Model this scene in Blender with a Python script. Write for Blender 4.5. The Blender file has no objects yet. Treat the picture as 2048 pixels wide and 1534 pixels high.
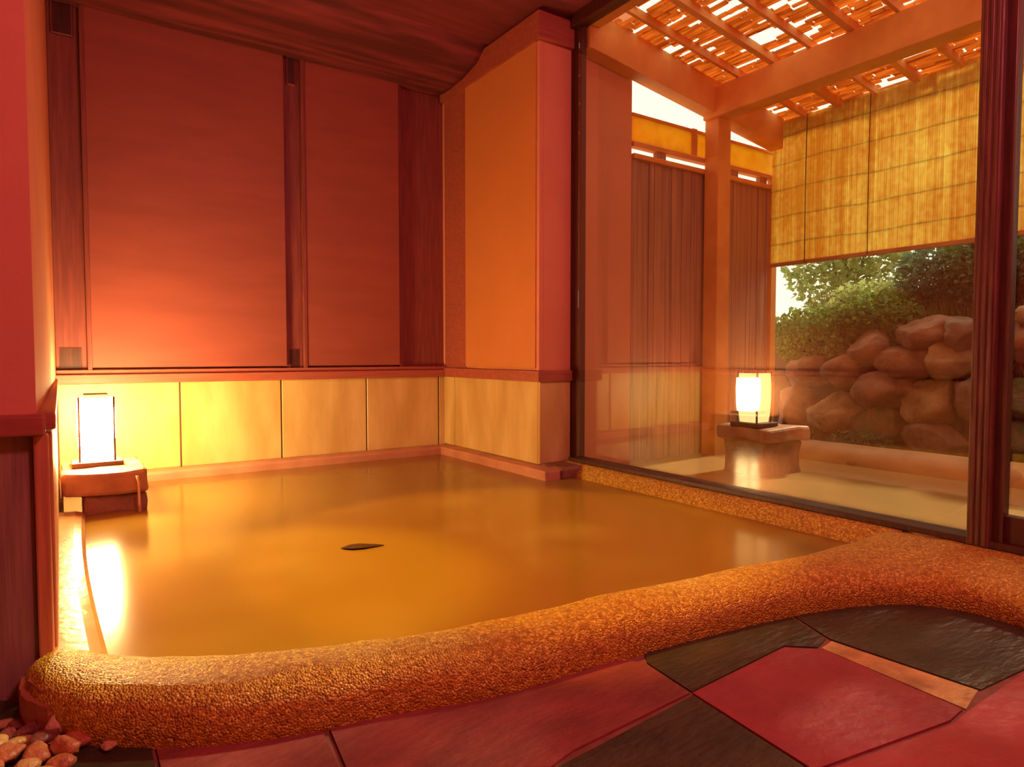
import bpy, bmesh, math, random
from mathutils import Vector, Matrix, noise

random.seed(7)
S = bpy.context.scene
COL = S.collection
R = math.radians

# ------------------------------------------------------------------ helpers
def rgb(h):
    """sRGB hex -> linear"""
    h = h.lstrip('#')
    v = [int(h[i:i+2], 16)/255 for i in (0, 2, 4)]
    return tuple((c/12.92 if c <= .04045 else ((c+.055)/1.055)**2.4) for c in v)

def link(name, bm, m, parent=None, smooth=False):
    me = bpy.data.meshes.new(name)
    bmesh.ops.recalc_face_normals(bm, faces=bm.faces)
    bm.to_mesh(me); bm.free()
    ms = m if isinstance(m, (list, tuple)) else [m]
    for x in ms:
        me.materials.append(x)
    if smooth:
        for p in me.polygons:
            p.use_smooth = True
    o = bpy.data.objects.new(name, me)
    COL.objects.link(o)
    if parent is not None:
        o.parent = parent
        o.matrix_parent_inverse = parent.matrix_basis.inverted()
    return o

def empty(name, loc=(0, 0, 0)):
    o = bpy.data.objects.new(name, None)
    o.empty_display_size = .1
    o.location = loc
    COL.objects.link(o)
    return o

def tag(o, label, cat, group=None, kind=None):
    o['label'] = label; o['category'] = cat
    if group: o['group'] = group
    if kind: o['kind'] = kind
    return o

def struct(o):
    o['kind'] = 'structure'
    return o

def box(bm, x0, x1, y0, y1, z0, z1, bev=0.0, seg=2, mi=0):
    r = bmesh.ops.create_cube(bm, size=1)
    vs = r['verts']
    for v in vs:
        v.co = Vector((x0 if v.co.x < 0 else x1, y0 if v.co.y < 0 else y1, z0 if v.co.z < 0 else z1))
    fs = set(f for v in vs for f in v.link_faces)
    for f in fs: f.material_index = mi
    if bev > 0:
        es = set(e for f in fs for e in f.edges)
        bmesh.ops.bevel(bm, geom=list(es), offset=bev, segments=seg, affect='EDGES', profile=.5)

def hexa(bm, pts, mi=0):
    """8 points: bottom loop 4 + top loop 4"""
    v = [bm.verts.new(p) for p in pts]
    for q in ((3, 2, 1, 0), (4, 5, 6, 7), (0, 1, 5, 4), (1, 2, 6, 5), (2, 3, 7, 6), (3, 0, 4, 7)):
        f = bm.faces.new([v[i] for i in q]); f.material_index = mi

def beam_pts(bm, a, b, w, h):
    """rectangular bar from a to b, width w (horizontal), height h"""
    a, b = Vector(a), Vector(b)
    d = (b-a).normalized()
    s = d.cross(Vector((0, 0, 1)))
    if s.length < 1e-4: s = Vector((1, 0, 0))
    s.normalize(); u = s.cross(d)
    P = []
    for p in (a, b):
        P += [p+s*w/2-u*h/2, p-s*w/2-u*h/2, p-s*w/2+u*h/2, p+s*w/2+u*h/2]
    hexa(bm, P)

def tube(bm, pts, r, n=8, cap=True):
    rings = []
    pts = [Vector(p) for p in pts]
    for i, p in enumerate(pts):
        d = (pts[min(i+1, len(pts)-1)]-pts[max(i-1, 0)]).normalized()
        s = d.cross(Vector((.13, .21, 1)))
        if s.length < 1e-3: s = d.cross(Vector((1, 0, 0)))
        s.normalize(); u = s.cross(d)
        rr = r[i] if isinstance(r, (list, tuple)) else r
        rings.append([bm.verts.new(p+(s*math.cos(2*math.pi*k/n)+u*math.sin(2*math.pi*k/n))*rr) for k in range(n)])
    for A, B in zip(rings, rings[1:]):
        for k in range(n):
            bm.faces.new((A[k], A[(k+1) % n], B[(k+1) % n], B[k]))
    if cap:
        bm.faces.new(rings[0]); bm.faces.new(rings[-1][::-1])

def loft(bm, rows, cap=True, mi=0):
    V = [[bm.verts.new(p) for p in row] for row in rows]
    for A, B in zip(V, V[1:]):
        for k in range(len(A)-1):
            f = bm.faces.new((A[k], A[k+1], B[k+1], B[k])); f.material_index = mi
    if cap:
        bm.faces.new(V[0]); bm.faces.new(V[-1][::-1])

def prism(bm, poly, z0, z1, mi=0):
    a = [bm.verts.new((x, y, z0)) for x, y in poly]
    b = [bm.verts.new((x, y, z1)) for x, y in poly]
    n = len(poly)
    fs = [bm.faces.new(a[::-1]), bm.faces.new(b)]
    for i in range(n):
        fs.append(bm.faces.new((a[i], a[(i+1) % n], b[(i+1) % n], b[i])))
    for f in fs: f.material_index = mi

def catmull(P, n):
    P = [Vector(p) for p in P]
    out = []
    for i in range(len(P)-1):
        p0, p1, p2, p3 = P[max(i-1, 0)], P[i], P[i+1], P[min(i+2, len(P)-1)]
        for k in range(n):
            t = k/n
            out.append(.5*((2*p1)+(p2-p0)*t+(2*p0-5*p1+4*p2-p3)*t*t+(3*p1-p0-3*p2+p3)*t**3))
    out.append(P[-1])
    return out

def rock(bm, c, r, seed, rough=.16, sub=3, cuts=5, rz=0):
    rng = random.Random(seed)
    res = bmesh.ops.create_icosphere(bm, subdivisions=sub, radius=1)
    planes = []
    for _ in range(cuts):
        d = Vector((rng.gauss(0, 1), rng.gauss(0, 1), rng.gauss(0, 1))).normalized()
        planes.append((d, rng.uniform(.60, .86)))
    off = Vector((seed*3.17, seed*1.3, seed*.7))
    M = Matrix.Rotation(rz, 3, 'Z')
    for v in res['verts']:
        p = v.co.normalized()
        for d, h in planes:
            k = p.dot(d)-h
            if k > 0: p = p-d*k*.95
        p = p*(1+rough*noise.noise(p*1.3+off)+rough*.35*noise.noise(p*4+off)+rough*.12*noise.noise(p*11+off))
        p = M @ Vector((p.x*r[0], p.y*r[1], p.z*r[2]))
        v.co = p+Vector(c)

# ------------------------------------------------------------------ materials
class NT:
    def __init__(s, name):
        s.m = bpy.data.materials.new(name); s.m.use_nodes = True
        s.t = s.m.node_tree; s.t.nodes.clear()
        s.out = s.n('ShaderNodeOutputMaterial')
    def n(s, typ, **kw):
        nd = s.t.nodes.new(typ)
        for k, v in kw.items():
            if k.startswith('i_'):
                nd.inputs[k[2:].replace('_', ' ')].default_value = v
            else: setattr(nd, k, v)
        return nd
    def l(s, a, b): s.t.links.new(a, b)

def c4(c): return (c[0], c[1], c[2], 1)

def mat(name, c1, c2=None, scale=4.0, stretch=(1, 1, 1), rough=.6, bump=0.0, bscale=None, spec=.4, detail=6,
        lo=.35, hi=.65, transl=0.0, c3=None, s3=60, thr=.6, rough2=None, coat=0.0):
    """Principled with a two-colour noise, an optional speckle colour c3 and bump"""
    q = NT(name)
    tc = q.n('ShaderNodeTexCoord'); mp = q.n('ShaderNodeMapping'); mp.inputs['Scale'].default_value = stretch
    q.l(tc.outputs['Object'], mp.inputs['Vector'])
    nz = q.n('ShaderNodeTexNoise'); nz.inputs['Scale'].default_value = scale; nz.inputs['Detail'].default_value = detail
    q.l(mp.outputs[0], nz.inputs['Vector'])
    rp = q.n('ShaderNodeValToRGB')
    rp.color_ramp.elements[0].position = lo; rp.color_ramp.elements[1].position = hi
    rp.color_ramp.elements[0].color = c4(c1); rp.color_ramp.elements[1].color = c4(c2 or c1)
    q.l(nz.outputs['Fac'], rp.inputs['Fac'])
    col = rp.outputs['Color']
    p = q.n('ShaderNodeBsdfPrincipled')
    p.inputs['Roughness'].default_value = rough
    p.inputs['Specular IOR Level'].default_value = spec
    if coat: p.inputs['Coat Weight'].default_value = coat; p.inputs['Coat Roughness'].default_value = .12
    hsrc = nz.outputs['Fac']
    if c3:
        vz = q.n('ShaderNodeTexVoronoi'); vz.inputs['Scale'].default_value = s3
        q.l(mp.outputs[0], vz.inputs['Vector'])
        sep = q.n('ShaderNodeSeparateColor'); q.l(vz.outputs['Color'], sep.inputs[0])
        mr = q.n('ShaderNodeMapRange'); mr.inputs['From Min'].default_value = thr; mr.inputs['From Max'].default_value = min(1, thr+.15)
        q.l(sep.outputs[0], mr.inputs['Value'])
        mx = q.n('ShaderNodeMix', data_type='RGBA'); mx.inputs['B'].default_value = c4(c3)
        q.l(mr.outputs[0], mx.inputs['Factor']); q.l(col, mx.inputs['A']); col = mx.outputs['Result']
        iv = q.n('ShaderNodeMath', operation='SUBTRACT'); iv.inputs[0].default_value = 1
        q.l(vz.outputs['Distance'], iv.inputs[1]); hsrc = iv.outputs[0]
    q.l(col, p.inputs['Base Color'])
    if rough2 is not None:
        mr2 = q.n('ShaderNodeMapRange'); mr2.inputs['To Min'].default_value = rough; mr2.inputs['To Max'].default_value = rough2
        q.l(nz.outputs['Fac'], mr2.inputs['Value']); q.l(mr2.outputs[0], p.inputs['Roughness'])
    if bump:
        b = q.n('ShaderNodeBump'); b.inputs['Strength'].default_value = bump; b.inputs['Distance'].default_value = .02
        if bscale:
            n2 = q.n('ShaderNodeTexNoise'); n2.inputs['Scale'].default_value = bscale; n2.inputs['Detail'].default_value = 5
            q.l(mp.outputs[0], n2.inputs['Vector'])
            ad = q.n('ShaderNodeMath', operation='ADD'); q.l(n2.outputs['Fac'], ad.inputs[0]); q.l(hsrc, ad.inputs[1]); hsrc = ad.outputs[0]
        q.l(hsrc, b.inputs['Height']); q.l(b.outputs[0], p.inputs['Normal'])
    if transl:
        tr = q.n('ShaderNodeBsdfTranslucent'); q.l(col, tr.inputs['Color'])
        ms = q.n('ShaderNodeMixShader'); ms.inputs[0].default_value = transl
        q.l(p.outputs[0], ms.inputs[1]); q.l(tr.outputs[0], ms.inputs[2]); q.l(ms.outputs[0], q.out.inputs[0])
    else:
        q.l(p.outputs[0], q.out.inputs[0])
    return q.m

def emis(name, c, st):
    q = NT(name)
    e = q.n('ShaderNodeEmission'); e.inputs['Color'].default_value = c4(c); e.inputs['Strength'].default_value = st
    q.l(e.outputs[0], q.out.inputs[0])
    return q.m

def glass_mat(name):
    q = NT(name)
    lw = q.n('ShaderNodeLayerWeight'); lw.inputs['Blend'].default_value = .5
    pw = q.n('ShaderNodeMath', operation='POWER'); pw.inputs[1].default_value = 5
    q.l(lw.outputs['Facing'], pw.inputs[0])
    mu = q.n('ShaderNodeMath', operation='MULTIPLY_ADD', use_clamp=True); mu.inputs[1].default_value = .88; mu.inputs[2].default_value = .10
    q.l(pw.outputs[0], mu.inputs[0])
    t = q.n('ShaderNodeBsdfTransparent'); t.inputs['Color'].default_value = (.94, .93, .88, 1)
    g = q.n('ShaderNodeBsdfGlossy'); g.inputs['Roughness'].default_value = .02
    ms = q.n('ShaderNodeMixShader')
    q.l(mu.outputs[0], ms.inputs[0]); q.l(t.outputs[0], ms.inputs[1]); q.l(g.outputs[0], ms.inputs[2]); q.l(ms.outputs[0], q.out.inputs[0])
    return q.m

def blind_mat(name, c1, c2, transl):
    """reed blind: fine vertical reeds, a few stitched threads, patches of older reed"""
    q = NT(name)
    tc = q.n('ShaderNodeTexCoord')
    mp = q.n('ShaderNodeMapping'); mp.inputs['Scale'].default_value = (1, 42, .5)
    q.l(tc.outputs['Object'], mp.inputs['Vector'])
    nz = q.n('ShaderNodeTexNoise'); nz.inputs['Scale'].default_value = 1.0; nz.inputs['Detail'].default_value = 3
    q.l(mp.outputs[0], nz.inputs['Vector'])
    n2 = q.n('ShaderNodeTexNoise'); n2.inputs['Scale'].default_value = 1.3; n2.inputs['Detail'].default_value = 6
    q.l(tc.outputs['Object'], n2.inputs['Vector'])
    n3 = q.n('ShaderNodeTexNoise'); n3.inputs['Scale'].default_value = 22; n3.inputs['Detail'].default_value = 4
    q.l(tc.outputs['Object'], n3.inputs['Vector'])
    wv = q.n('ShaderNodeTexWave', wave_type='BANDS', bands_direction='Z'); wv.inputs['Scale'].default_value = 1.3; wv.inputs['Distortion'].default_value = 1.2
    q.l(tc.outputs['Object'], wv.inputs['Vector'])
    ad = q.n('ShaderNodeMath', operation='ADD'); q.l(nz.outputs['Fac'], ad.inputs[0]); q.l(n2.outputs['Fac'], ad.inputs[1])
    a2 = q.n('ShaderNodeMath', operation='MULTIPLY_ADD'); q.l(n3.outputs['Fac'], a2.inputs[0]); a2.inputs[1].default_value = .7; q.l(ad.outputs[0], a2.inputs[2])
    rp = q.n('ShaderNodeValToRGB'); e = rp.color_ramp.elements
    e[0].position = .42; e[0].color = c4(c1); e[1].position = .62; e[1].color = c4(c2)
    dv = q.n('ShaderNodeMath', operation='MULTIPLY'); q.l(a2.outputs[0], dv.inputs[0]); dv.inputs[1].default_value = .37
    q.l(dv.outputs[0], rp.inputs['Fac'])
    th = q.n('ShaderNodeMapRange'); th.inputs['From Min'].default_value = .0; th.inputs['From Max'].default_value = .012; th.inputs['To Min'].default_value = .7
    q.l(wv.outputs['Fac'], th.inputs['Value'])
    mx = q.n('ShaderNodeMix', data_type='RGBA', blend_type='MULTIPLY'); mx.inputs['Factor'].default_value = 1
    q.l(rp.outputs['Color'], mx.inputs['A']); q.l(th.outputs[0], mx.inputs['B'])
    d = q.n('ShaderNodeBsdfDiffuse'); t = q.n('ShaderNodeBsdfTranslucent')
    q.l(mx.outputs['Result'], d.inputs['Color']); q.l(mx.outputs['Result'], t.inputs['Color'])
    b = q.n('ShaderNodeBump'); b.inputs['Strength'].default_value = .6; b.inputs['Distance'].default_value = .01
    q.l(nz.outputs['Fac'], b.inputs['Height']); q.l(b.outputs[0], d.inputs['Normal'])
    ms = q.n('ShaderNodeMixShader'); ms.inputs[0].default_value = transl
    q.l(d.outputs[0], ms.inputs[1]); q.l(t.outputs[0], ms.inputs[2]); q.l(ms.outputs[0], q.out.inputs[0])
    return q.m

LAMP = (1.0, .64, .25)
M = {}
M['plaster'] = mat('plaster', (.78, .34, .19), (.73, .31, .17), 3, rough=.75, bump=.04, bscale=60, spec=.2)
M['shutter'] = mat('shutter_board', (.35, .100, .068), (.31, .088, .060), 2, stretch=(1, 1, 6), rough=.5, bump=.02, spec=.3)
M['panel'] = mat('smooth_panel', (.70, .29, .085), (.66, .27, .08), 2, rough=.5, bump=.02, spec=.3)
M['trim'] = mat('trim_wood', (.46, .13, .08), (.36, .10, .06), 5, stretch=(.6, 6, 12), rough=.45, bump=.08, spec=.4)
M['vtrim'] = mat('post_wood', (.28, .075, .055), (.20, .05, .04), 5, stretch=(10, 10, .6), rough=.5, bump=.08, spec=.35)
M['darkwood'] = mat('dark_wood', (.085, .022, .012), (.05, .012, .007), 6, stretch=(10, 10, .7), rough=.45, bump=.1, spec=.4)
M['mullion'] = mat('mullion_wood', (.17, .066, .038), (.095, .034, .02), 6, stretch=(14, 14, .8), rough=.4, bump=.12, spec=.4)
M['log'] = mat('log_wood', (.25, .055, .075), (.11, .030, .036), 2.2, stretch=(.5, 5, 5), rough=.5, bump=.25, spec=.3, lo=.38, hi=.6)
M['ceil'] = mat('ceiling_board', (.24, .055, .075), (.16, .038, .05), 2.5, stretch=(.6, 5, 5), rough=.6, bump=.1, spec=.25)
M['tile'] = mat('pale_stone_tile', (.74, .58, .22), (.60, .42, .13), 2.6, stretch=(2.2, 2.2, .6), rough=.38, bump=.08, bscale=20, spec=.4, lo=.36, hi=.62)
M['grout'] = mat('dark_grout', (.10, .05, .025), rough=.8)
M['kerb'] = mat('smooth_stone', (.62, .30, .16), (.50, .22, .12), 5, rough=.45, bump=.08, bscale=40, spec=.4)
M['rim'] = mat('washed_pebble', (.70, .43, .045), (.44, .21, .025), 60, rough=.42, bump=.55, spec=.3, c3=(.95, .74, .12), s3=170, thr=.72)
M['rimend'] = mat('rim_end_stone', (.50, .19, .09), (.40, .14, .07), 9, rough=.5, bump=.2, bscale=80)
M['water'] = None
M['woodwall'] = mat('wainscot_wood', (.38, .24, .16), (.24, .145, .10), 3.2, stretch=(16, 16, .9), rough=.5, bump=.35, spec=.35, lo=.3, hi=.7)
M['board'] = mat('edge_board', (.62, .26, .11), (.48, .18, .08), 4, stretch=(16, 16, .8), rough=.5, bump=.2)
M['stone'] = mat('spout_stone', (.30, .13, .07), (.18, .07, .04), 7, rough=.5, bump=.5, bscale=30, spec=.4)
M['slabtop'] = mat('flat_stone', (.46, .24, .12), (.34, .15, .08), 8, rough=.5, bump=.3, bscale=40)
M['paper'] = emis('lit_paper_shade', LAMP, 170)
M['paper_mirrored'] = emis('mirrored_paper_shade', LAMP, 1.7)  # weak glow for the lantern that stands in for the reflection
M['lampwood'] = mat('lantern_wood', (.10, .045, .02), (.07, .03, .015), 8, stretch=(1, 8, 8), rough=.55, bump=.1)
M['glass'] = glass_mat('window_glass')
M['leaf_dark'] = mat('wet_leaf', (.045, .02, .012), (.07, .03, .015), 20, rough=.4)
M['trickle'] = mat('running_water', (.85, .55, .3), rough=.1, spec=.6)
# flagstones
M['flag_red'] = mat('flag_red', (.40, .050, .065), (.27, .030, .035), 4.5, rough=.42, rough2=.6, bump=.3, bscale=30, spec=.45, lo=.3, hi=.75)
M['flag_dark'] = mat('flag_dark', (.072, .062, .026), (.038, .034, .014), 5, stretch=(1, 2.5, 1), rough=.3, rough2=.5, bump=.45, bscale=18, spec=.45, lo=.3, hi=.7)
M['flag_rose'] = mat('flag_rose', (.33, .085, .060), (.22, .060, .040), 5, stretch=(1, 2, 1), rough=.45, rough2=.62, bump=.35, bscale=22, spec=.4)
M['flag_crimson'] = mat('flag_crimson', (.46, .055, .060), (.36, .040, .040), 4, rough=.4, rough2=.6, bump=.25, bscale=26, spec=.45)
M['flag_tan'] = mat('flag_tan', (.78, .62, .16), (.42, .28, .07), 9, stretch=(1, 1, 1), rough=.5, bump=.5, bscale=30)
M['flag_joint'] = mat('flag_joint', (.30, .12, .065), (.20, .085, .045), 12, rough=.8, bump=.3)
# outdoors
M['cedar'] = mat('cedar_beam', (.90, .42, .12), (.76, .32, .085), 3, stretch=(1.5, 1.5, 1.5), rough=.6, bump=.1, spec=.25)
M['fence'] = mat('fence_plank', (.60, .32, .19), (.40, .20, .12), 2.2, stretch=(16, 16, .5), rough=.6, bump=.35, spec=.25, lo=.3, hi=.65)
M['fenceboard'] = mat('fence_board', (.95, .64, .10), (.86, .52, .07), 3, stretch=(3, 3, 3), rough=.6, transl=.7)
M['reed'] = mat('roof_reed', (.88, .44, .13), (.55, .22, .06), 5, stretch=(6, 1, 6), rough=.7, transl=.7, bump=.2)
M['bark'] = mat('roof_bark', (.62, .30, .07), (.34, .11, .03), 6, rough=.8, transl=.4)
M['blind'] = blind_mat('reed_blind', (.78, .50, .14), (.96, .90, .44), .8)
M['blind2'] = blind_mat('reed_blind_paler', (.80, .58, .22), (.96, .92, .55), .8)
M['outrim'] = mat('outdoor_rim', (.58, .31, .14), (.44, .22, .09), 4, rough=.55, bump=.15, bscale=40)
M['soil'] = mat('bank_soil', (.055, .035, .016), (.03, .022, .008), 6, rough=.9, bump=.6)
M['rock_red'] = mat('rock_red', (.30, .15, .09), (.17, .08, .05), 6, rough=.75, bump=.7, bscale=28, spec=.2)
M['rock_tan'] = mat('rock_tan', (.42, .28, .14), (.22, .13, .06), 6, rough=.75, bump=.8, bscale=24, spec=.2)
M['rock_grey'] = mat('rock_grey', (.24, .17, .12), (.14, .09, .06), 6, rough=.75, bump=.7, bscale=26, spec=.2)
M['rock_moss'] = mat('rock_moss', (.17, .10, .04), (.07, .08, .02), 8, rough=.8, bump=.8, bscale=30, spec=.2)
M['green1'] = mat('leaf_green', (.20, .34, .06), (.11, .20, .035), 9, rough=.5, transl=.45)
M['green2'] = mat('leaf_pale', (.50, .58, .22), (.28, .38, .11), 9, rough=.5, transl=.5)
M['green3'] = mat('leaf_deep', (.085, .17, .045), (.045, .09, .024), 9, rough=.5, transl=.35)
M['green4'] = mat('leaf_blue', (.14, .30, .17), (.07, .17, .09), 9, rough=.45, transl=.45)
M['stem'] = mat('brown_stem', (.10, .06, .03), (.06, .04, .02), 10, rough=.8)
M['blade'] = mat('grass_blade', (.16, .25, .05), (.34, .40, .12), 4, rough=.5, transl=.4)
for nm, a, b in (('peb_yellow', (.66, .42, .13), (.52, .28, .08)), ('peb_orange', (.60, .22, .08), (.42, .13, .05)),
                 ('peb_brown', (.26, .09, .045), (.16, .05, .03)), ('peb_pale', (.72, .52, .26), (.5, .3, .12))):
    M[nm] = mat(nm, a, b, 30, rough=.35, bump=.25, bscale=120, spec=.5)

def water_mat(name, c1, c2, rough, bump):
    q = NT(name)
    p = q.n('ShaderNodeBsdfPrincipled')
    tc = q.n('ShaderNodeTexCoord')
    nz = q.n('ShaderNodeTexNoise'); nz.inputs['Scale'].default_value = 1.2; nz.inputs['Detail'].default_value = 2
    q.l(tc.outputs['Object'], nz.inputs['Vector'])
    mx = q.n('ShaderNodeMix', data_type='RGBA'); mx.inputs['A'].default_value = c4(c1); mx.inputs['B'].default_value = c4(c2)
    q.l(nz.outputs['Fac'], mx.inputs['Factor']); q.l(mx.outputs['Result'], p.inputs['Base Color'])
    p.inputs['Roughness'].default_value = rough; p.inputs['IOR'].default_value = 1.33; p.inputs['Specular IOR Level'].default_value = .5
    n2 = q.n('ShaderNodeTexNoise'); n2.inputs['Scale'].default_value = 5; n2.inputs['Detail'].default_value = 2
    q.l(tc.outputs['Object'], n2.inputs['Vector'])
    b = q.n('ShaderNodeBump'); b.inputs['Strength'].default_value = bump; b.inputs['Distance'].default_value = .02
    q.l(n2.outputs['Fac'], b.inputs['Height']); q.l(b.outputs[0], p.inputs['Normal'])
    q.l(p.outputs[0], q.out.inputs[0])
    return q.m
M['water'] = water_mat('milky_water', (.31, .175, .024), (.30, .17, .023), .16, .0)
M['water_out'] = water_mat('milky_water_outdoors', (.45, .30, .12), (.40, .26, .10), .06, .04)

# ------------------------------------------------------------------ floor
OUT = [(-.10, 2.12), (-.075, 1.98), (-.02, 1.88), (.057, 1.80), (.25, 1.67), (.46, 1.59), (.70, 1.54), (.96, 1.47), (1.30, 1.45), (1.70, 1.41),
       (2.16, 1.34), (2.48, 1.23), (2.63, 1.10), (2.67, .95), (2.65, .78), (2.62, .5), (2.60, .1)]
INN = [(.00, 2.30), (.06, 2.27), (.12, 2.22), (.20, 2.15), (.37, 2.03), (.58, 1.92), (.82, 1.85), (1.13, 1.81), (1.50, 1.76), (1.95, 1.73),
       (2.42, 1.66), (2.80, 1.60), (3.05, 1.45), (3.12, 1.20), (3.12, .95), (3.12, .5), (3.12, .1)]
FL = 0.0
bm = bmesh.new()
box(bm, -1.3, 3.3, -1.2, 5.5, -.2, -.007)
slabs = [
    ('flag_red', [(1.399, 1.187), (1.86, 1.215), (1.944, 1.132), (1.911, .738), (1.826, .732), (1.377, .807), (1.358, .82)]),
    ('flag_tan', [(1.955, 1.15), (2.03, 1.16), (2.06, .76), (1.925, .735)]),
    ('flag_dark', [(2.04, 1.17), (2.12, 1.36), (2.75, 1.30), (2.80, .60), (2.33, .735), (2.07, .757)]),
    ('flag_dark', [(1.391, 1.178), (1.35, .822), (1.30, .3), (.60, .58), (.882, 1.135)]),
    ('flag_rose', [(1.418, 1.392), (1.393, 1.192), (.962, 1.166), (.882, 1.145), (.505, 1.395), (.55, 1.75), (1.2, 1.60)]),
    ('flag_crimson', [(1.911, .728), (2.316, .729), (2.85, .57), (2.8, -.1), (1.2, -.1), (1.22, .24), (1.377, .797), (1.82, .722)]),
    ('flag_dark', [(1.430, 1.386), (1.6, 1.6), (2.11, 1.37), (2.03, 1.18), (1.95, 1.16), (1.87, 1.225), (1.405, 1.195)]),
    ('flag_rose', [(.49, 1.395), (.165, 1.62), (.165, 1.85), (.53, 1.75)]),
    ('flag_dark', [(.155, 1.62), (.155, 1.9), (-.16, 2.2), (-.6, 1.6), (-.2, 1.2), (.1, 1.5)]),
    ('flag_rose', [(.49, 1.385), (.165, 1.61), (.11, 1.49), (-.2, 1.18), (.2, .5), (.60, .6), (.87, 1.135)]),
]
names = []
for i, (mn, poly) in enumerate(slabs):
    if mn not in names: names.append(mn)
    z = -.001*((i*3) % 4)
    prism(bm, poly, -.02, z, mi=1+names.index(mn))
struct(link('floor', bm, [M['flag_joint']]+[M[n] for n in names]))

# ------------------------------------------------------------------ bath rim (things)
rim = empty('bath_rim', (1.3, 1.6, 0))
tag(rim, 'rounded pebble-washed stone rim curving along the front of the indoor bath', 'bath rim')
A = catmull([(x, y, 0) for x, y in OUT], 8); B = catmull([(x, y, 0) for x, y in INN], 8)
prof_w = [(.0, -.02), (-.015, .02), (-.02, .05), (0.01, .085), (.06, .108), (.14, .122), (.28, .128), (.45, .126), (.58, .117), (.70, .098), (.82, .062), (.92, .02), (1.0, -.04)]
prof_t = [(.0, -.02), (-.015, .02), (-.02, .05), (0.02, .082), (.09, .106), (.20, .122), (.33, .130), (.46, .134), (.58, .137), (.70, .138), (.82, .138), (.92, .138), (1.0, .138)]
rows = []
for i, (a, b) in enumerate(zip(A, B)):
    s = i/8
    k = min(1, max(0, (s-10.2)/1.6))
    e = min(1, max(0, s/1.3)); e = .72+.28*math.sin(e*math.pi/2)
    row = []
    for (t0, z0), (t1, z1) in zip(prof_w, prof_t):
        t = t0*(1-k)+t1*k; z = z0*(1-k)+z1*k
        if z > 0: z *= e
        p = a.lerp(b, t); p.z = z
        w = .010*noise.noise(Vector((p.x*3, p.y*3, p.z*5)))+.004*noise.noise(Vector((p.x*14, p.y*14, p.z*14)))
        p.z += w if z > .01 else 0
        row.append(p)
    rows.append(row)
bm = bmesh.new(); loft(bm, rows)
link('front_curb', bm, M['rim'], rim, smooth=True)
# flat end stone of the rim against the wall
bm = bmesh.new()
prism(bm, [(-.10, 2.14), (-.106, 2.03), (-.078, 1.945), (-.03, 1.885), (.05, 1.98), (.05, 2.19), (-.03, 2.19)], -.01, .100)
bmesh.ops.bevel(bm, geom=[e for e in bm.edges], offset=.022, segments=3, affect='EDGES')
o = link('end_stone', bm, M['rimend'], rim); o['label'] = 'smooth flat end stone'
# right curb under the glass
rows = []
for i in range(40):
    y = 1.45+(3.86-1.45)*i/39
    n = .008*noise.noise(Vector((0, y*3, 1)))
    rows.append([Vector((x+n, y, z+n*.5)) for x, z in ((2.97, -.05), (2.985, .03), (3.0, .075), (3.03, .11), (3.06, .13), (3.1, .137), (3.2, .137), (3.2, -.05))])
bm = bmesh.new(); loft(bm, rows)
o = link('side_curb', bm, M['rim'], rim, smooth=False)
for p in o.data.polygons: p.use_smooth = True
# left ledge
bm = bmesh.new(); rows = []
for i in range(24):
    y = 2.17+(4.2-2.17)*i/23
    xe = .10-.02*math.sin(i/23*3.1)
    rows.append([Vector((x, y, z)) for x, z in ((-.06, -.05), (-.06, .088), (xe-.05, .086), (xe-.02, .078), (xe-.005, .06), (xe, -.05))])
loft(bm, rows)
link('left_ledge', bm, mat('wet_ledge', (.60, .32, .13), (.5, .25, .1), 6, rough=.22, bump=.1, bscale=30, spec=.5), rim, smooth=False)
# back and pillar kerbs
bm = bmesh.new(); box(bm, -.02, 2.87, 5.13, 5.283, -.05, .115, .02, 3); link('back_curb', bm, M['kerb'], rim)
bm = bmesh.new(); box(bm, 2.735, 2.875, 3.62, 5.16, -.05, .118, .012, 2); link('pillar_curb', bm, M['kerb'], rim)
bm = bmesh.new(); box(bm, 2.87, 3.2, 3.6, 3.872, -.05, .13, .02, 3); link('corner_curb', bm, M['stone'], rim)

# water surfaces
bm = bmesh.new()
wp = [(p.x*.4+q.x*.6, p.y*.4+q.y*.6) for p, q in zip(A[:8*11:4], B[:8*11:4])]
wp = [(.0, 5.2), (.0, 2.25)]+wp[6:]+[(3.02, 1.56), (3.02, 3.7), (2.8, 3.75), (2.8, 5.2)]
prism(bm, wp, .0, .05)
tag(link('bath_water', bm, M['water']), 'still milky amber water filling the indoor bath', 'water', kind='stuff')

# ------------------------------------------------------------------ back wall
H = 3.6
bm = bmesh.new()
box(bm, -.6, 3.2, 5.30, 5.5, -.2, .80)
box(bm, -.6, 3.2, 5.36, 5.5, .80, H)
struct(link('wall_back', bm, M['plaster']))
# tile wainscot
bm = bmesh.new()
xs = [-.02, .711, 1.422, 2.12, 2.799]
for a, b in zip(xs, xs[1:]):
    box(bm, a+.005, b-.005, 5.285, 5.32, .11, .722, .004, 1)
box(bm, 2.805, 2.875, 5.285, 5.32, .11, .722, .003, 1)
box(bm, -.02, 2.87, 5.292, 5.33, .10, .722, 0, mi=1)
struct(link('trim_1', bm, [M['tile'], M['grout']]))
bm = bmesh.new(); box(bm, -.03, 2.87, 5.235, 5.36, .722, .785, .006); struct(link('trim_2', bm, M['trim']))
bm = bmesh.new(); box(bm, -.02, 2.87, 5.27, 5.37, .785, .815, .004); struct(link('trim_3', bm, M['trim']))
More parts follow.
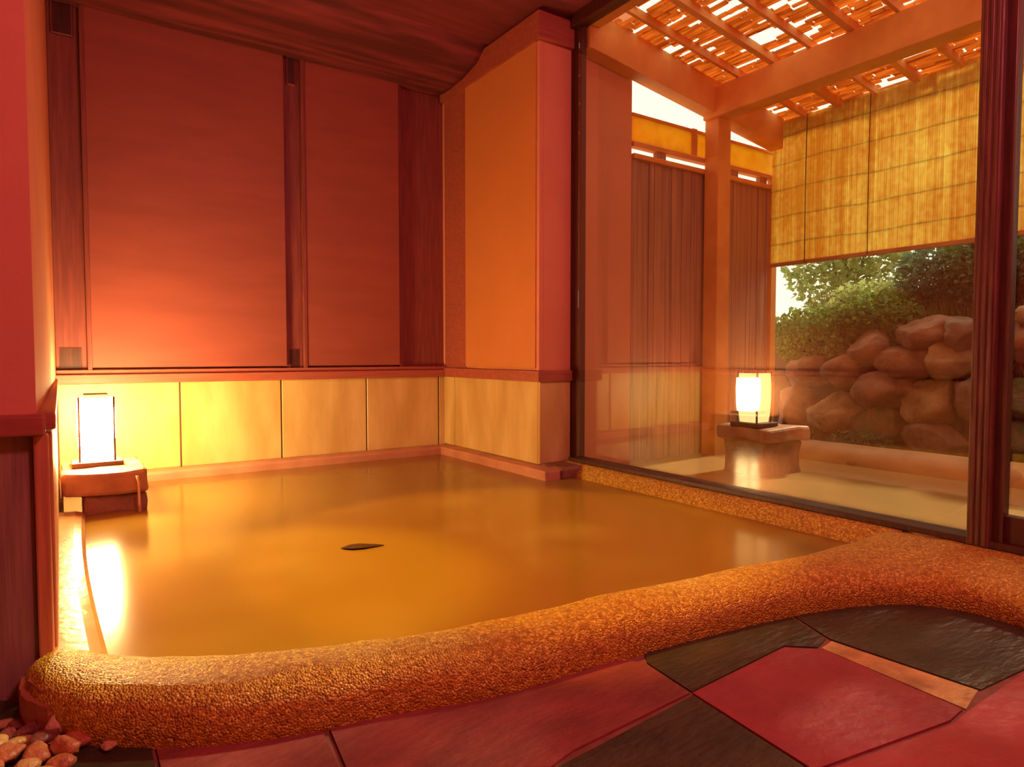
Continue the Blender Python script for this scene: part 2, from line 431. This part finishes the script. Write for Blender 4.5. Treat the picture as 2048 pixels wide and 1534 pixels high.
# sliding shutters
def shutter(x0, x1, label):
    t = empty('sliding_shutter', ((x0+x1)/2, 5.3, .815))
    tag(t, label, 'shutter', 'sliding shutters on the back wall')
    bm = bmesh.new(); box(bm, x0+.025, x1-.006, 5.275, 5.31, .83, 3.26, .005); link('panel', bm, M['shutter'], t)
    bm = bmesh.new()
    box(bm, x0, x0+.028, 5.268, 5.315, .815, 3.27, .004)
    link('stile', bm, M['vtrim'], t)
    return t
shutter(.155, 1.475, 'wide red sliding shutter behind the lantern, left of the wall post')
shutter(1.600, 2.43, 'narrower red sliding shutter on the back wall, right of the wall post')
# posts with dark roller blocks
def wallpost(n, x0, x1, depth, m):
    bm = bmesh.new(); box(bm, x0, x1, 5.30-depth, 5.37, .81, 3.3, .004)
    box(bm, x0+.02, x1-.028, 5.295-depth, 5.33, .815, .965, .004, mi=1)
    box(bm, x0+.02, x1-.028, 5.285-depth, 5.33, 3.00, 3.3, .012, 3, mi=1)
    struct(link('trim_%d' % n, bm, [m, M['darkwood']]))
wallpost(4, 1.475, 1.60, -.012, M['vtrim'])
wallpost(5, -.02, .155, -.03, M['vtrim'])
bm = bmesh.new(); box(bm, 2.43, 2.89, 5.34, 5.40, .80, 3.3, .003); box(bm, 2.43, 2.455, 5.29, 5.36, .815, 3.3, .003)
struct(link('trim_6', bm, M['vtrim']))

# ------------------------------------------------------------------ pillar on the right
bm = bmesh.new()
box(bm, 2.88, 3.16, 3.88, 5.36, -.2, H)
struct(link('wall_right', bm, M['plaster']))
bm = bmesh.new()
box(bm, 2.862, 2.90, 3.865, 3.90, .80, 3.14, .004)      # corner post
box(bm, 2.90, 3.155, 3.866, 3.90, .80, 3.14, .003)       # front facing
struct(link('trim_7', bm, M['plaster']))
tp = empty('wall_panel', (2.87, 4.4, .8)); tag(tp, 'smooth orange wall panel on the pillar side facing the bath', 'panel')
bm = bmesh.new(); box(bm, 2.855, 2.885, 3.905, 4.905, .815, 3.15, .006); link('panel', bm, M['panel'], tp)
bm = bmesh.new(); box(bm, 2.875, 2.89, 4.92, 5.30, .80, 3.3); struct(link('trim_8', bm, M['trim']))
bm = bmesh.new()
for a, b in ((3.872, 5.10), (5.105, 5.29)):
    box(bm, 2.858, 2.89, a+.003, b, .12, .722, .004, 1)
box(bm, 2.864, 3.150, 3.858, 3.89, .12, .722, .004, 1)
struct(link('trim_9', bm, M['tile']))
bm = bmesh.new()
box(bm, 2.835, 2.89, 3.87, 5.29, .722, .80)
box(bm, 2.8335, 3.150, 3.835, 3.89, .721, .801, .004)
struct(link('trim_10', bm, M['trim']))
bm = bmesh.new()
box(bm, 2.83, 2.90, 3.87, 5.3, 3.14, 3.33)
box(bm, 2.8285, 3.165, 3.83, 3.90, 3.139, 3.331, .004)
struct(link('trim_11', bm, M['trim']))

# ------------------------------------------------------------------ left wall
bm = bmesh.new()
z0, z1 = .70, H
hexa(bm, [(-1.3, 2.2, z0), (-.055, 2.2, z0), (-.02, 5.4, z0), (-1.3, 5.4, z0), (-1.3, 2.2, z1), (-.055, 2.2, z1), (-.02, 5.4, z1), (-1.3, 5.4, z1)])
struct(link('wall_left', bm, M['plaster']))
bm = bmesh.new()
hexa(bm, [(-1.3, 2.195, -.2), (-.066, 2.195, -.2), (-.066, 5.4, -.2), (-1.3, 5.4, -.2), (-1.3, 2.195, .70), (-.066, 2.195, .70), (-.066, 5.4, .70), (-1.3, 5.4, .70)])
struct(link('baseboard_left', bm, M['woodwall']))
bm = bmesh.new(); box(bm, -.064, -.030, 2.175, 2.24, -.05, .70, .004); box(bm, -.062, -.022, 2.26, 5.3, .06, .70, .004)
struct(link('trim_12', bm, M['board']))
bm = bmesh.new(); box(bm, -1.3, -.035, 2.14, 2.215, .703, .757, .008, 3)
box(bm, -.06, -.012, 2.2, 5.3, .712, .757, .006)
struct(link('trim_13', bm, M['trim']))

# ------------------------------------------------------------------ ceiling
bm = bmesh.new(); box(bm, -1.3, 3.19, -1.2, 5.5, 3.36, 3.5)
struct(link('ceiling', bm, M['ceil']))
bm = bmesh.new(); box(bm, -1.45, 3.3, -1.4, -1.2, -.2, 3.5); struct(link('wall_front', bm, M['plaster']))
bm = bmesh.new(); box(bm, -1.5, -1.3, -1.4, 2.2, -.2, 3.5); struct(link('wall_left_rear', bm, M['plaster']))
bm = bmesh.new(); box(bm, 3.1, 3.2, -1.2, .2, -.2, 3.4); struct(link('wall_right_front', bm, M['plaster']))
bm = bmesh.new(); box(bm, 3.2, 5.7, .05, .19, -.1, 3.05); struct(link('wall_outside_end', bm, M['plaster']))
# broad log beam along the back wall
lb = empty('log_beam', (1.4, 5.0, 3.3)); tag(lb, 'broad dark red log beam running under the ceiling along the back wall', 'beam')
bm = bmesh.new(); rows = []
for i in range(31):
    x = -.1+2.96*i/30
    row = []
    for k in range(15):
        a = k/14
        y = 5.34-.86*a
        z = 3.205-.02*math.sin(a*math.pi)+.10*a*a
        if a > .8: z += .35*(a-.8)**1.2*2
        if i > 26: z += 0
        p = Vector((x, y+.02*noise.noise(Vector((x*1.5, a*2, 0))), z+.012*noise.noise(Vector((x*1.2, a*6, 3)))))
        row.append(p)
    row += [Vector((x, 4.47, 3.42)), Vector((x, 5.34, 3.42))]
    rows.append(row)
loft(bm, rows)
link('log', bm, M['log'], lb, smooth=True)

# ------------------------------------------------------------------ glass wall
# frame post at the pillar, header, sill, mullion
bm = bmesh.new(); box(bm, 3.152, 3.20, 3.75, 3.868, .13, 3.4, .004)
box(bm, 3.10, 3.20, .2, 3.80, 3.27, 3.42, .004)
box(bm, 3.08, 3.2, .2, 3.80, .137, .165, .004)
w = struct(link('window_1', bm, M['darkwood']))
bm = bmesh.new(); box(bm, 3.136, 3.144, 1.185, 3.76, .16, 3.28); link('pane', bm, M['glass'], w)
bm = bmesh.new(); box(bm, 3.136, 3.144, .2, 1.10, .30, 3.28); link('pane', bm, M['glass'], w)
bm = bmesh.new(); box(bm, 3.12, 3.17, .2, 1.085, .155, .27, .004); link('bottom_rail', bm, M['darkwood'], w)
bm = bmesh.new()
box(bm, 3.075, 3.17, 1.112, 1.195, .135, 3.3, .006)
for yy in (1.130, 1.152, 1.174):
    box(bm, 3.070, 3.08, yy-.007, yy+.007, .14, 3.3, .003)
box(bm, 3.10, 3.16, 1.075, 1.115, .135, 3.3, .004, mi=1)
link('mullion', bm, [M['mullion'], M['darkwood']], w)

# plaster wall continuing outside
bm = bmesh.new(); box(bm, 3.205, 3.77, 3.87, 4.2, -.1, 3.6)
struct(link('wall_outside', bm, M['plaster']))

# ------------------------------------------------------------------ lanterns and spout stones
def lantern(loc, s, label, mpaper, hh=.40, w=.20):
    t = empty('lantern', loc); tag(t, label, 'lantern', 'glowing paper lanterns')
    x, y, z = loc
    bm = bmesh.new(); box(bm, x-w*.62, x+w*.62, y-w*.62, y+w*.62, z, z+.028, .004); link('base_plate', bm, M['lampwood'], t)
    bm = bmesh.new(); rows = []
    for k, (f, zz) in enumerate(((.40, .03), (.44, .1), (.46, .2), (.46, .3), (.44, hh-.02))):
        q = w*f; c = w*.08
        ring = []
        for sx, sy in ((1, 1), (-1, 1), (-1, -1), (1, -1)):
            if sx*sy > 0: ring += [(x+sx*q, y+sy*(q-c), z+zz), (x+sx*(q-c), y+sy*q, z+zz)]
            else: ring += [(x+sx*(q-c), y+sy*q, z+zz), (x+sx*q, y+sy*(q-c), z+zz)]
        rows.append([Vector(p) for p in ring]+[Vector(ring[0])])
    loft(bm, rows, cap=False)
    bmesh.ops.remove_doubles(bm, verts=bm.verts, dist=1e-5)
    sh = link('lamp_shade', bm, mpaper, t); sh['label'] = 'glowing white paper shade'
    bm = bmesh.new(); box(bm, x-w*.30, x+w*.30, y-w*.30, y+w*.30, z+hh-.02, z+hh+.006, .004)
    link('cap', bm, M['lampwood'], t)
    for sx in (-1, 1):
        for sy in (-1, 1):
            bm = bmesh.new()
            box(bm, x+sx*w*.42-.005, x+sx*w*.42+.005, y+sy*w*.42-.005, y+sy*w*.42+.005, z+.02, z+hh-.01)
            fb = link('frame_bar', bm, M['lampwood']); fb.parent = sh
    return t

def spout(x0, x1, y0, y1, zs0, zs1, bx0, bx1, by0, by1, label, seed):
    t = empty('spout_stone', ((x0+x1)/2, (y0+y1)/2, 0)); tag(t, label, 'stone')
    def rough_box(a, b, c, d, e, f, amp):
        bm = bmesh.new(); box(bm, a, b, c, d, e, f, .02, 2)
        bmesh.ops.subdivide_edges(bm, edges=bm.edges[:], cuts=3, use_grid_fill=True)
        for v in bm.verts:
            n = noise.noise_vector(v.co*6+Vector((seed, 0, 0)))
            v.co += n*amp
        return bm
    link('slab', rough_box(x0, x1, y0, y1, zs0, zs1, .020), M['slabtop'], t)
    link('block', rough_box(bx0, bx1, by0, by1, -.05, zs0+.01, .03), M['stone'], t)
    return t
spout(-.012, .395, 4.20, 4.80, .155, .285, .09, .385, 4.24, 4.74, 'flat water spout stone in the bath corner carrying the bright lantern', 3)
lantern((.165, 4.48, .289), 1, 'brightly glowing paper lantern on the spout stone in the left corner', M['paper'])
spout(4.02, 4.52, 2.78, 3.22, .30, .40, 4.05, 4.47, 2.82, 3.18, 'squat layered stone block added beyond the glass for the reflection of the spout stone', 9)  # added solid stone where the pane mirrors the indoor spout stone
lantern((4.145, 2.985, .404), 1, 'dim paper lantern added outside the glass for the reflection of the corner lantern', M['paper_mirrored'], .40, .19)  # added lantern in place of the indoor lantern's mirror image in the pane
# running water
bm = bmesh.new(); tube(bm, [(.34, 4.19, .25), (.345, 4.18, .21), (.347, 4.178, .12), (.348, 4.176, .045)], [.008, .007, .006, .009], 8)
tag(link('water_trickle', bm, M['trickle'], smooth=True), 'thin trickle of water falling from the spout stone into the bath', 'water')
# leaf on the water
bm = bmesh.new()
L = [(0, 0), (.03, .018), (.07, .022), (.11, .016), (.15, .010), (.19, .0), (.15, -.012), (.11, -.022), (.06, -.024), (.02, -.012)]
vs = []
ax = Vector((1.02, 2.86, 0)); d = Vector((.83, -.30, 0)).normalized(); s_ = Vector((.56, .83, 0))
top = [bm.verts.new(ax+d*u+s_*v*1.7+Vector((0, 0, .0545+.004*abs(v)/.02))) for u, v in L]
bot = [bm.verts.new(p.co-Vector((0, 0, .003))) for p in top]
bm.faces.new(top); bm.faces.new(bot[::-1])
for i in range(len(L)):
    j = (i+1) % len(L); bm.faces.new((top[i], top[j], bot[j], bot[i]))
tag(link('fallen_leaf', bm, M['leaf_dark']), 'small dark curled leaf floating in the middle of the bath water', 'leaf')

# ------------------------------------------------------------------ pebbles in the corner
rng = random.Random(5)
peb = [(-.135, 2.02, .022, 'peb_pale', 'pale glossy pebble at the wall foot, rearmost of the corner pebbles'),
       (-.105, 2.0, .020, 'peb_brown', None), (-.075, 1.975, .022, 'peb_brown', None), (-.045, 1.95, .026, 'peb_brown', 'long brown pebble lying highest against the rim end'),
       (-.125, 1.955, .026, 'peb_pale', None), (-.085, 1.925, .028, 'peb_brown', None), (-.03, 1.895, .030, 'peb_pale', 'upright pale pebble below the end of the rim'),
       (-.14, 1.90, .026, 'peb_yellow', None), (-.10, 1.885, .036, 'peb_yellow', 'largest yellow pebble in the middle of the corner heap'), (-.05, 1.86, .032, 'peb_brown', None),
       (.015, 1.835, .036, 'peb_orange', 'flat red-orange pebble nearest the foot of the rim'), (-.01, 1.80, .032, 'peb_orange', None), (-.065, 1.81, .038, 'peb_orange', None),
       (-.115, 1.83, .034, 'peb_orange', None), (-.09, 1.76, .034, 'peb_yellow', None), (-.14, 1.79, .03, 'peb_orange', None), (-.02, 1.745, .032, 'peb_orange', None),
       (.075, 1.775, .018, 'peb_pale', 'thin pale chip lying apart on the floor right of the pebble heap'), (-.05, 1.71, .03, 'peb_yellow', None), (-.17, 1.86, .026, 'peb_brown', None),
       (-.165, 1.97, .024, 'peb_yellow', None), (-.16, 1.93, .02, 'peb_pale', None), (-.06, 1.92, .02, 'peb_brown', None), (-.035, 1.85, .018, 'peb_pale', None)]
shared = {'peb_pale': 'small pale pebble among the loose pebbles at the corner of the bath', 'peb_brown': 'small brown pebble among the loose pebbles at the corner of the bath',
          'peb_yellow': 'yellow pebble among the loose pebbles at the corner of the bath', 'peb_orange': 'orange pebble among the loose pebbles at the corner of the bath'}
for i, (x, y, r, mn, lab) in enumerate(peb):
    bm = bmesh.new()
    fz = .55 if i not in (6,) else 1.1
    rock(bm, (0, 0, 0), (r*rng.uniform(.9, 1.3), r*rng.uniform(.75, 1), r*fz), 40+i, .22, 3, 6, rng.uniform(0, 3))
    o = link('pebble', bm, M[mn], smooth=True)
    lift = .012 if y < 1.95 and x < 0 and i % 2 else 0
    o.location = (x, y, r*fz*.85+lift)
    tag(o, lab or shared[mn], 'pebble', 'loose '+mn[4:]+' pebbles in the corner by the bath' if lab is None else None)

# ------------------------------------------------------------------ outdoors
bm = bmesh.new(); box(bm, 3.2, 5.25, .2, 3.87, -.1, .06)
tag(link('outdoor_water', bm, M['water_out']), 'pale yellow milky water of the outdoor bath beyond the glass', 'water', kind='stuff')
bm = bmesh.new(); rows = []
for i in range(60):
    y = .2+(3.9-.2)*i/59
    n = .012*noise.noise(Vector((7, y*2, 1)))
    rows.append([Vector((x+n, y, z+n*.6)) for x, z in ((5.05, -.1), (5.05, .07), (5.07, .12), (5.12, .165), (5.2, .19), (5.28, .195), (5.35, .185), (5.40, .16), (5.44, .1), (5.44, -.1))])
loft(bm, rows)
tag(link('outdoor_rim', bm, M['outrim'], smooth=True), 'smooth rounded tan rim along the far side of the outdoor bath', 'bath rim')

# fence
f = empty('plank_fence', (4.7, 3.9, 0)); tag(f, 'tall dark vertical plank fence standing behind the outdoor bath', 'fence')
bm = bmesh.new(); x = 3.775; k = 0
while x < 5.62:
    wd = random.choice((.055, .075, .09, .11, .06))
    box(bm, x, min(x+wd, 5.64)-.006, 3.87+random.choice((0, .006, .012)), 3.91, -.05, 2.47, .003, 1)
    x += wd; k += 1
link('plank_panel', bm, M['fence'], f)
bm = bmesh.new(); box(bm, 3.775, 5.64, 3.845, 3.93, 2.465, 2.505, .005); box(bm, 3.775, 5.64, 3.85, 3.92, 2.56, 2.60, .004); link('rail', bm, M['cedar'], f)
for xx in (4.05, 4.98, 5.4):
    bm = bmesh.new(); box(bm, xx, xx+.10, 3.86, 3.91, 2.505, 2.56, .003); link('spacer', bm, M['fence'], f)
bm = bmesh.new(); box(bm, 3.775, 5.64, 3.875, 3.895, 2.60, 2.80, .003); 
o = link('top_board', bm, M['fenceboard'], f); o['label'] = 'bright orange top board'
bm = bmesh.new(); box(bm, 3.775, 5.64, 3.865, 3.905, 2.80, 2.825, .003); box(bm, 4.47, 4.53, 3.86, 3.91, 2.60, 2.83, .003); box(bm, 5.56, 5.64, 3.84, 3.90, 0, 2.6, .004); link('top_rail', bm, M['cedar'], f)

# pergola
pg = empty('pergola', (4.65, 3.8, 0)); tag(pg, 'orange timber pergola roof of beams and reed mats over the outdoor bath', 'pergola')
rz = lambda x: 3.21-.14*(x-4.6)
bm = bmesh.new(); box(bm, 4.605, 4.765, 3.70, 3.845, .03, 2.93, .006); link('post', bm, M['cedar'], pg)
bm = bmesh.new()
hexa(bm, [(3.205, 3.72, 3.13), (5.53, 3.72, 2.806), (5.53, 3.845, 2.806), (3.205, 3.845, 3.13), (3.205, 3.72, 3.40), (5.53, 3.72, 3.072), (5.53, 3.845, 3.072), (3.205, 3.845, 3.40)])
link('end_beam', bm, M['cedar'], pg)
bm = bmesh.new(); box(bm, 4.57, 4.74, .2, 3.84, 2.90, 3.15, .008); link('main_beam', bm, M['cedar'], pg)
bm = bmesh.new(); box(bm, 3.205, 3.30, .2, 3.72, 3.28, 3.42, .008); link('wall_plate', bm, M['cedar'], pg)
for i in range(11):
    y = 3.50-.31*i
    w = .05 if i % 2 else .028
    bm = bmesh.new()
    xa, xb = 3.21, 5.53
    hexa(bm, [(xa, y-w/2, rz(xa)-.06), (xb, y-w/2, rz(xb)-.06), (xb, y+w/2, rz(xb)-.06), (xa, y+w/2, rz(xa)-.06),
              (xa, y-w/2, rz(xa)), (xb, y-w/2, rz(xb)), (xb, y+w/2, rz(xb)), (xa, y+w/2, rz(xa))])
    link('rafter', bm, M['cedar'], pg)
rg = random.Random(11)
for b in range(6):
    y1 = 3.80-.62*b; y0 = y1-.62
    bm = bmesh.new(); x = 3.22
    while x < 5.75:
        wd = rg.uniform(.022, .045)
        y = y0
        while y < y1:
            ln = rg.uniform(.08, .32)
            e = min(y+ln, y1)
            dens = noise.noise(Vector((x*2.2, y*1.6, 5)))
            pgap = (.40 if x < 4.55 else .10)+.35*dens
            if rg.random() > pgap:
                t = rg.uniform(-.004, .004); sk = rg.uniform(-.012, .012)
                za, zb = rz(x), rz(x+wd)
                hexa(bm, [(x, y, za+t), (x+wd, y, zb+t), (x+wd+sk, e, zb+t), (x+sk, e, za+t), (x, y, za+t+.012), (x+wd, y, zb+t+.012), (x+wd+sk, e, zb+t+.012), (x+sk, e, za+t+.012)])
            y = e+rg.uniform(0, .02)
        x += wd*rg.uniform(.95, 1.1)
    link('reed_mat', bm, M['reed'], pg)

# blinds
def blind(y0, y1, z0, z1, m, label):
    t = empty('reed_blind', (5.55, (y0+y1)/2, z0)); tag(t, label, 'blind', 'reed blinds under the pergola')
    bm = bmesh.new(); n = int((y1-y0)/.016); rr = random.Random(int(y0*100))
    for i in range(n):
        y = y0+(y1-y0)*i/n
        j = rr.uniform(-.003, .003)
        g = rr.uniform(.0004, .0016)
        box(bm, 5.545+j, 5.557+j, y+g, y+.0162-g, z0+.03+rr.uniform(-.006, .006), z1)
    link('reed_sheet', bm, m, t)
    bm = bmesh.new(); box(bm, 5.537, 5.567, y0, y1, z0, z0+.035, .006); link('bottom_bar', bm, M['outrim'], t)
    for yy in (y0+.12, (y0+y1)/2, y1-.35):
        bm = bmesh.new(); tube(bm, [(5.538, yy, z1), (5.536, yy+.004, (z0+z1)/2), (5.536, yy, z0+.01)], .004, 6); link('cord', bm, M['stem'], t)
    return t
blind(2.02, 3.84, 1.735, 3.055, M['blind'], 'golden reed blind hanging under the pergola above the garden boulders')
blind(.7, 2.0, 1.745, 3.07, M['blind2'], 'paler reed blind hanging right of the dark window mullion')

# ground, bank
def bank(x):
    if x < 6.12: return .02
    if x < 6.42: return .02+(x-6.12)*3.7
    return 1.13+min(.55, (x-6.42)*.75)
bm = bmesh.new(); rows = []
for i in range(40):
    x = 5.40+i*.10 if i < 20 else 7.4+(i-20)*.2
    row = []
    for j in range(45):
        y = -1.5+j*.2
        h = bank(x)
        h -= .16*max(0, y-2.5)*(1 if x > 6.3 else 0)
        row.append(Vector((x, y, h+.06*noise.noise(Vector((x*1.5, y*1.5, 0))))))
    rows.append(row)
loft(bm, rows, cap=False)
o = struct(link('garden_ground', bm, M['soil'], smooth=True))

# boulders: (y, z, half width, half height, material, label)
BL = [(3.77, .73, .23, .15, 'rock_red', 'reddish boulder tilted beside the fence edge, under the ferns'),
      (3.35, .76, .20, .16, 'rock_red', 'upright red boulder with a split face, right of the tilted one'),
      (3.17, .97, .16, .16, 'rock_red', 'small red boulder half hidden under the grass'),
      (2.88, .85, .22, .16, 'rock_red', 'diamond-shaped red-brown boulder in the middle of the wall'),
      (2.69, 1.09, .25, .14, 'rock_red', 'broad reddish boulder at the top of the stone wall'),
      (2.54, .87, .17, .15, 'rock_tan', 'pale tan boulder beside the mullion, upper row'),
      (3.04, .60, .23, .18, 'rock_red', 'large rough red boulder in the centre of the wall'),
      (2.62, .51, .22, .19, 'rock_tan', 'round yellow-brown boulder left of the mullion'),
      (3.45, .34, .25, .20, 'rock_tan', 'big tan boulder with a cracked face low on the left'),
      (3.88, .36, .19, .24, 'rock_red', 'dark red boulder squeezed against the fence at the bottom'),
      (2.57, .20, .26, .14, 'rock_grey', 'wide grey boulder lowest in the wall by the mullion'),
      (3.01, .27, .22, .16, 'rock_moss', 'mossy brown boulder behind the rim between tan and grey ones'),
      (2.05, 1.01, .15, .15, 'rock_red', 'red boulder seen right of the mullion'),
      (1.97, 1.20, .10, .09, 'rock_tan', 'small pale boulder topmost right of the mullion'),
      (2.03, .58, .17, .14, 'rock_moss', 'mossy boulder right of the mullion at middle height'),
      (1.97, .24, .19, .16, 'rock_moss', 'mossy boulder right of the mullion just above the rim'),
      (2.30, .57, .15, .20, 'rock_grey', 'dark grey boulder mostly behind the mullion'),
      (2.44, 1.09, .16, .13, 'rock_grey', 'dark grey boulder upper row close to the mullion')]
for i, (y, z, a, h, mn, lab) in enumerate(BL):
    bm = bmesh.new(); rock(bm, (0, 0, 0), (.24, a*1.16, h*1.16), i+2, .22, 4, 8)
    o = link('boulder', bm, M[mn], smooth=True); o.location = (6.08+.12*(z-.6), y, z)
    tag(o, lab, 'boulder', 'boulders of the garden wall')

# foliage
def leaves(bm, c, r, n, size, seed, droop=0):
    rr = random.Random(seed)
    for _ in range(n):
        while True:
            p = Vector((rr.uniform(-1, 1), rr.uniform(-1, 1), rr.uniform(-1, 1)))
            if .15 < p.length < 1: break
        p = Vector((p.x*r[0], p.y*r[1], p.z*r[2]))+Vector(c)
        d = Vector((rr.gauss(0, 1), rr.gauss(0, 1), rr.gauss(-droop, .7))).normalized()
        s = d.cross(Vector((rr.gauss(0, 1), rr.gauss(0, 1), rr.gauss(0, 1)))).normalized()
        u = s.cross(d)
        L_ = size*rr.uniform(.6, 1.4); w = L_*.32
        v = [bm.verts.new(q) for q in (p, p+d*L_*.5+s*w+u*w*.25, p+d*L_, p+d*L_*.5-s*w+u*w*.25)]
        bm.faces.new(v)
def shrub(name, c, r, n, size, m, seed, label, cat='shrub', stems=6, droop=0):
    t = empty(name, (c[0], c[1], c[2]-r[2])); tag(t, label, cat)
    bm = bmesh.new(); leaves(bm, c, r, n, size, seed, droop); link('foliage', bm, M[m], t)
    bm = bmesh.new(); rr = random.Random(seed)
    for _ in range(stems):
        e = Vector(c)+Vector((rr.uniform(-.7, .7)*r[0], rr.uniform(-.7, .7)*r[1], rr.uniform(0, .8)*r[2]))
        b0 = Vector((c[0], c[1], c[2]-r[2]-.05))
        tube(bm, [b0, b0.lerp(e, .5)+Vector((0, 0, .05)), e], [.012, .009, .004], 6)
    link('stems', bm, M['stem'], t)
shrub('fern', (6.2, 3.80, 1.12), (.3, .5, .30), 3000, .05, 'green1', 1, 'bushy green fern on the bank beside the fence', 'fern', droop=.5)
shrub('shrub', (6.35, 3.25, 1.26), (.3, .40, .26), 2400, .05, 'green1', 2, 'mid green shrub above the small red boulder')
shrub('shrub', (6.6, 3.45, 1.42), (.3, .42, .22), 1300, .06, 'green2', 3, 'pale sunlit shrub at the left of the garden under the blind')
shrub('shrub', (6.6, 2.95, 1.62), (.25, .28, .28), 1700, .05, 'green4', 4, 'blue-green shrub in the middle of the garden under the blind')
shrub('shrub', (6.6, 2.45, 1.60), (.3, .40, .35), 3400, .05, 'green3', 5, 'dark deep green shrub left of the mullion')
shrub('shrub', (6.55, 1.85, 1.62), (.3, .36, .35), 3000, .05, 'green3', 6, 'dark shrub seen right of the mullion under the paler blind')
shrub('fern', (5.72, 3.05, .16), (.12, .30, .09), 900, .04, 'green3', 7, 'low dark fern growing behind the outdoor rim', 'fern', 3)
shrub('fern', (5.74, 3.70, .15), (.12, .18, .09), 600, .04, 'green3', 8, 'low fern clump at the foot of the fence', 'fern', 3)
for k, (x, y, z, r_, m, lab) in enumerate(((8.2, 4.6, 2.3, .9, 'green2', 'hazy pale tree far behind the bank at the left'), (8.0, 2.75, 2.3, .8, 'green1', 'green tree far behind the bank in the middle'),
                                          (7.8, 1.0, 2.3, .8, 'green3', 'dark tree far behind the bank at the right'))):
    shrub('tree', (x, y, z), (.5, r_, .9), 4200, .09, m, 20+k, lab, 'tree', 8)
# grass blades hanging on the bank
bm = bmesh.new(); rr = random.Random(3)
for _ in range(2600):
    y = rr.uniform(1.6, 4.1); x = rr.uniform(6.28, 6.9)
    h = bank(x)
    if h < .75: continue
    b0 = Vector((x, y, h-.12)); l = rr.uniform(.12, .34)
    tip = b0+Vector((-rr.uniform(.02, .18), rr.uniform(-.08, .08), l))
    w = .004
    v = [bm.verts.new(q) for q in (b0+Vector((0, -w, 0)), b0+Vector((0, w, 0)), b0.lerp(tip, .6)+Vector((0, w, .03)), tip, b0.lerp(tip, .6)+Vector((0, -w, .03)))]
    bm.faces.new(v)
tag(link('grass', bm, M['blade']), 'thin yellow-green grass growing over the bank above the boulders', 'grass', kind='stuff')

# ------------------------------------------------------------------ light
W = bpy.data.worlds.new('sky'); S.world = W; W.use_nodes = True
bg = W.node_tree.nodes['Background']; bg.inputs['Color'].default_value = (1.0, .93, .72, 1); bg.inputs['Strength'].default_value = 1.9

def sun(name, direction, c, st, ang):
    l = bpy.data.lights.new(name, 'SUN'); l.color = c; l.energy = st; l.angle = R(ang)
    o = bpy.data.objects.new(name, l); COL.objects.link(o)
    o.rotation_euler = Vector(direction).to_track_quat('-Z', 'Y').to_euler()
sun('sun', (-.75, -.05, -.66), (1, .88, .60), 5.5, 3)

def area(name, loc, target, size, c, e):
    l = bpy.data.lights.new(name, 'AREA'); l.shape = 'DISK'; l.size = size; l.color = c; l.energy = e
    o = bpy.data.objects.new(name, l); COL.objects.link(o); o.location = loc
    o.rotation_euler = (Vector(target)-Vector(loc)).to_track_quat('-Z', 'Y').to_euler()
# added red fill light, unseen, behind and above the camera
area('red_fill', (1.5, -.3, 3.1), (1.8, 2.6, .6), .5, (1, .20, .29), 62)

# two added spots out of view, brightening the rim and the bath water
l = bpy.data.lights.new('fill_spot', 'SPOT'); l.color = (1, .48, .05); l.energy = 300; l.spot_size = R(44); l.spot_blend = .25; l.shadow_soft_size = .06
o = bpy.data.objects.new('fill_spot', l); COL.objects.link(o); o.location = (1.75, 2.52, 3.3)
o2 = bpy.data.objects.new('fill_spot', l.copy()); COL.objects.link(o2); o2.location = (.66, 2.58, 3.3)
o2.data.color = (1, .66, .06); o2.data.energy = 400; o2.data.spot_size = R(33); o2.data.spot_blend = .6
# ------------------------------------------------------------------ camera
cam = bpy.data.cameras.new('camera'); co = bpy.data.objects.new('camera', cam); COL.objects.link(co)
cam.sensor_width = 36; cam.lens = 1331*36/2048; cam.clip_start = .02
TH, PI_ = R(34.2), math.atan(57/1331)
fw = Vector((math.sin(TH)*math.cos(PI_), math.cos(TH)*math.cos(PI_), -math.sin(PI_)))
co.location = (0, 0, .915)
co.rotation_euler = fw.to_track_quat('-Z', 'Y').to_euler()
S.camera = co
S.view_settings.view_transform = 'Standard'; S.view_settings.look = 'None'; S.view_settings.exposure = 0; S.view_settings.gamma = 1
S.view_settings.use_curve_mapping = False
S.cycles.use_denoising = True
S.cycles.max_bounces = 10
S.cycles.transparent_max_bounces = 24
S.cycles.sample_clamp_indirect = 8
